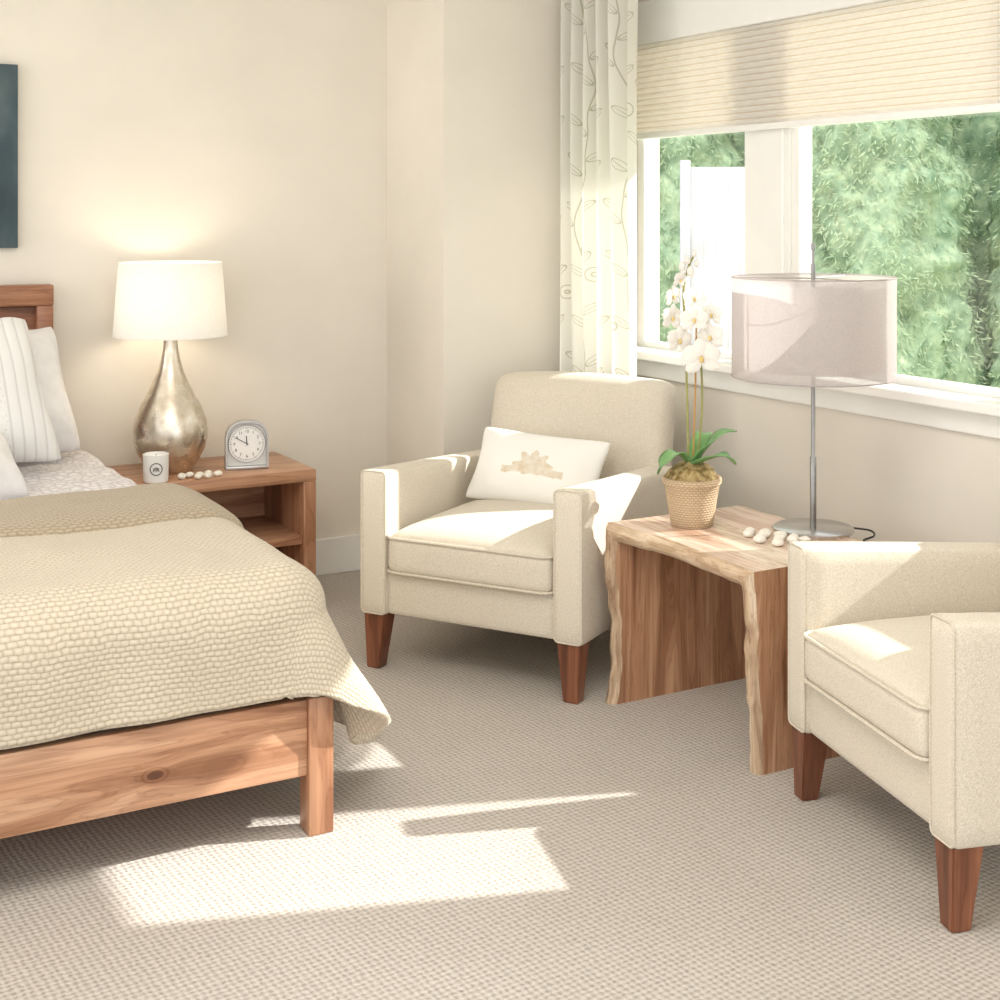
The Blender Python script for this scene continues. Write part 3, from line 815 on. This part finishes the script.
for dx, dy in ((0,0),(.035,-.03),(.01,-.045),(.055,-.01),(-.02,-.075),(.07,-.06),(.045,-.085),(.02,-.11),(.085,-.10),(.06,-.125),(.0,-.13),(.03,.03),(.095,-.135)):
    pebble(2.64+dx, 3.235+dy, TZ, .019, 'white pebble in the heap beside the slim lamp on side table', 'pebbles on the side table')

# ------------------------------------------------------------------ outdoors
struct('ground', B(WX+.16, 30, -14, 30, -.5, -.4), MT['lawn'])
def conifer(x, y, h, r, sd, m, front):
    rnd = random.Random(sd); V = []; F = []
    t = thing('evergreen_tree', 'green evergreen tree growing outside the window', 'tree', (x, y, -.4), 0, 'evergreens outside the window')
    def rad(a, z):
        v = Vector((math.cos(a), math.sin(a), z*1.1))
        q = z/h
        return r*.84*max(.02, 1-q)**.35*(1+.20*noise.noise(v*2.0+Vector((sd,0,0)))+.12*noise.noise(v*5+Vector((sd,5,0)))+.08*noise.noise(v*12+Vector((sd,9,0))))
    for i in range(20000 if front else 3500):
        z = h*.6*rnd.random()**.9+.03; a = rnd.random()*2*PI; rr = rad(a, z)*rnd.uniform(.95, 1.06)
        d = Vector((math.cos(a), math.sin(a), 0)); sd_ = Vector((-d.y, d.x, 0)); p = d*rr+Vector((0,0,z))
        ax = (d*rnd.uniform(.0,.7)+sd_*rnd.uniform(-.8,.8)+Vector((0,0,rnd.uniform(-1.0,.1)))).normalized()
        w = ax.cross(d+Vector((rnd.uniform(-.5,.5), rnd.uniform(-.5,.5), rnd.uniform(-.2,.7)))).normalized()
        l = rnd.uniform(.035, .08); ww = rnd.uniform(.004, .009); k = len(V)
        V += [p, p+ax*l*.5+w*ww, p+ax*l, p+ax*l*.5-w*ww]; F.append((k, k+1, k+2, k+3))
    me = bpy.data.meshes.new('foliage'); me.from_pydata([tuple(v) for v in V], [], F); me.materials.append(m)
    o = bpy.data.objects.new('foliage', me); C.objects.link(o); o.parent = t
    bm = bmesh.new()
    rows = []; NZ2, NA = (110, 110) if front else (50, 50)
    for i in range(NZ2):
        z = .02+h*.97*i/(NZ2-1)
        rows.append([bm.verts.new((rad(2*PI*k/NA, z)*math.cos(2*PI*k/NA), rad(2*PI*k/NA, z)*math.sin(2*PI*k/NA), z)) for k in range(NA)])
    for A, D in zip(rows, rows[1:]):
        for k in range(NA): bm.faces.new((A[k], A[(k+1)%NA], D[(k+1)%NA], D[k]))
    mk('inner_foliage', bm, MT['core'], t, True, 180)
    mk('trunk', capped([(.13,0),(.09,h*.5),(.02,h*.95)], 12), MT['outer_trunk'], t)
for i, (x, y, h, r) in enumerate(((5.0,10.0,6,.95),(6.25,8.9,6.2,.95),(7.5,7.8,5.8,.95),(8.75,6.7,6.0,.95),(10.0,5.6,6,.95),
                                  (7.2,10.9,7,1.0),(8.5,9.8,7,1.0),(9.8,8.7,7,1.0),(11.1,7.6,7,1.0),(5.9,12.0,7,1.0),(4.3,12.4,7,1.0))):
    conifer(x, y, h, r, i+3, MT['fol'] if i % 3 else MT['fol2'], i < 5)
fn = thing('garden_fence', 'pale board fence panel seen through the narrow window pane', 'fence', (5.12, 6.42, -.4), R(-34))
bm = bmesh.new()
for k in range(7): box(bm, -.24+.072*k, -.1682+.072*k, -.012, .012, .05, 2.16, .002)
box(bm, -.26, .28, .0125, .03, .06, 2.14)
mk('boards', bm, MT['fence'], fn)
for x in (-.30, .26): mk('post', B(x, x+.06, -.03, .03, 0, 2.2, .005), MT['fence'], fn)

# ------------------------------------------------------------------ light
d = Vector((-.944, .33, -.645)).normalized()
sl = bpy.data.lights.new('sun', 'SUN'); sl.energy = 8.2; sl.angle = R(.8); sl.color = (1,.975,.93)
so = bpy.data.objects.new('sun', sl); C.objects.link(so); so.rotation_euler = d.to_track_quat('-Z', 'Y').to_euler(); so.location = (12, -2, 8)
d2 = Vector((.36, .36, -.86)).normalized()
s2 = bpy.data.lights.new('tree_fill_sun', 'SUN'); s2.energy = 5.5; s2.angle = R(30); s2.color = (1,.99,.96)  # added soft second sun, brightens the near side of the trees
so2 = bpy.data.objects.new('tree_fill_sun', s2); C.objects.link(so2); so2.rotation_euler = d2.to_track_quat('-Z', 'Y').to_euler(); so2.location = (0, 0, 9)
W = bpy.data.worlds.new('world'); S.world = W; W.use_nodes = True
bg = W.node_tree.nodes['Background']; bg.inputs[0].default_value = (.96, .98, 1.0, 1); bg.inputs[1].default_value = 1.75
ar = bpy.data.lights.new('overhead_fill', 'AREA'); ar.energy = 42; ar.size = 1.6; ar.color = (1,.975,.93)  # added overhead fill for the room, no ceiling fixture behind it
ao = bpy.data.objects.new('overhead_fill', ar); C.objects.link(ao); ao.location = (.6, 2.0, 2.7)
a2 = bpy.data.lights.new('left_fill', 'AREA'); a2.energy = 16; a2.size = .9; a2.color = (1,.91,.78)  # added warm fill out of view, lifts the left-facing sides
ao2 = bpy.data.objects.new('left_fill', a2); C.objects.link(ao2); ao2.location = (-1.6, 4.6, 1.5); ao2.rotation_euler = Vector((1,0,.05)).to_track_quat('-Z', 'Y').to_euler()

cam = bpy.data.cameras.new('cam'); co = bpy.data.objects.new('cam', cam); C.objects.link(co)
co.location = (0,0,1.5); co.rotation_euler = (R(90), 0, -math.atan2(.487,.873))
cam.sensor_width = 36; cam.lens = 50.4; cam.shift_y = -.288; cam.clip_end = 200
S.camera = co
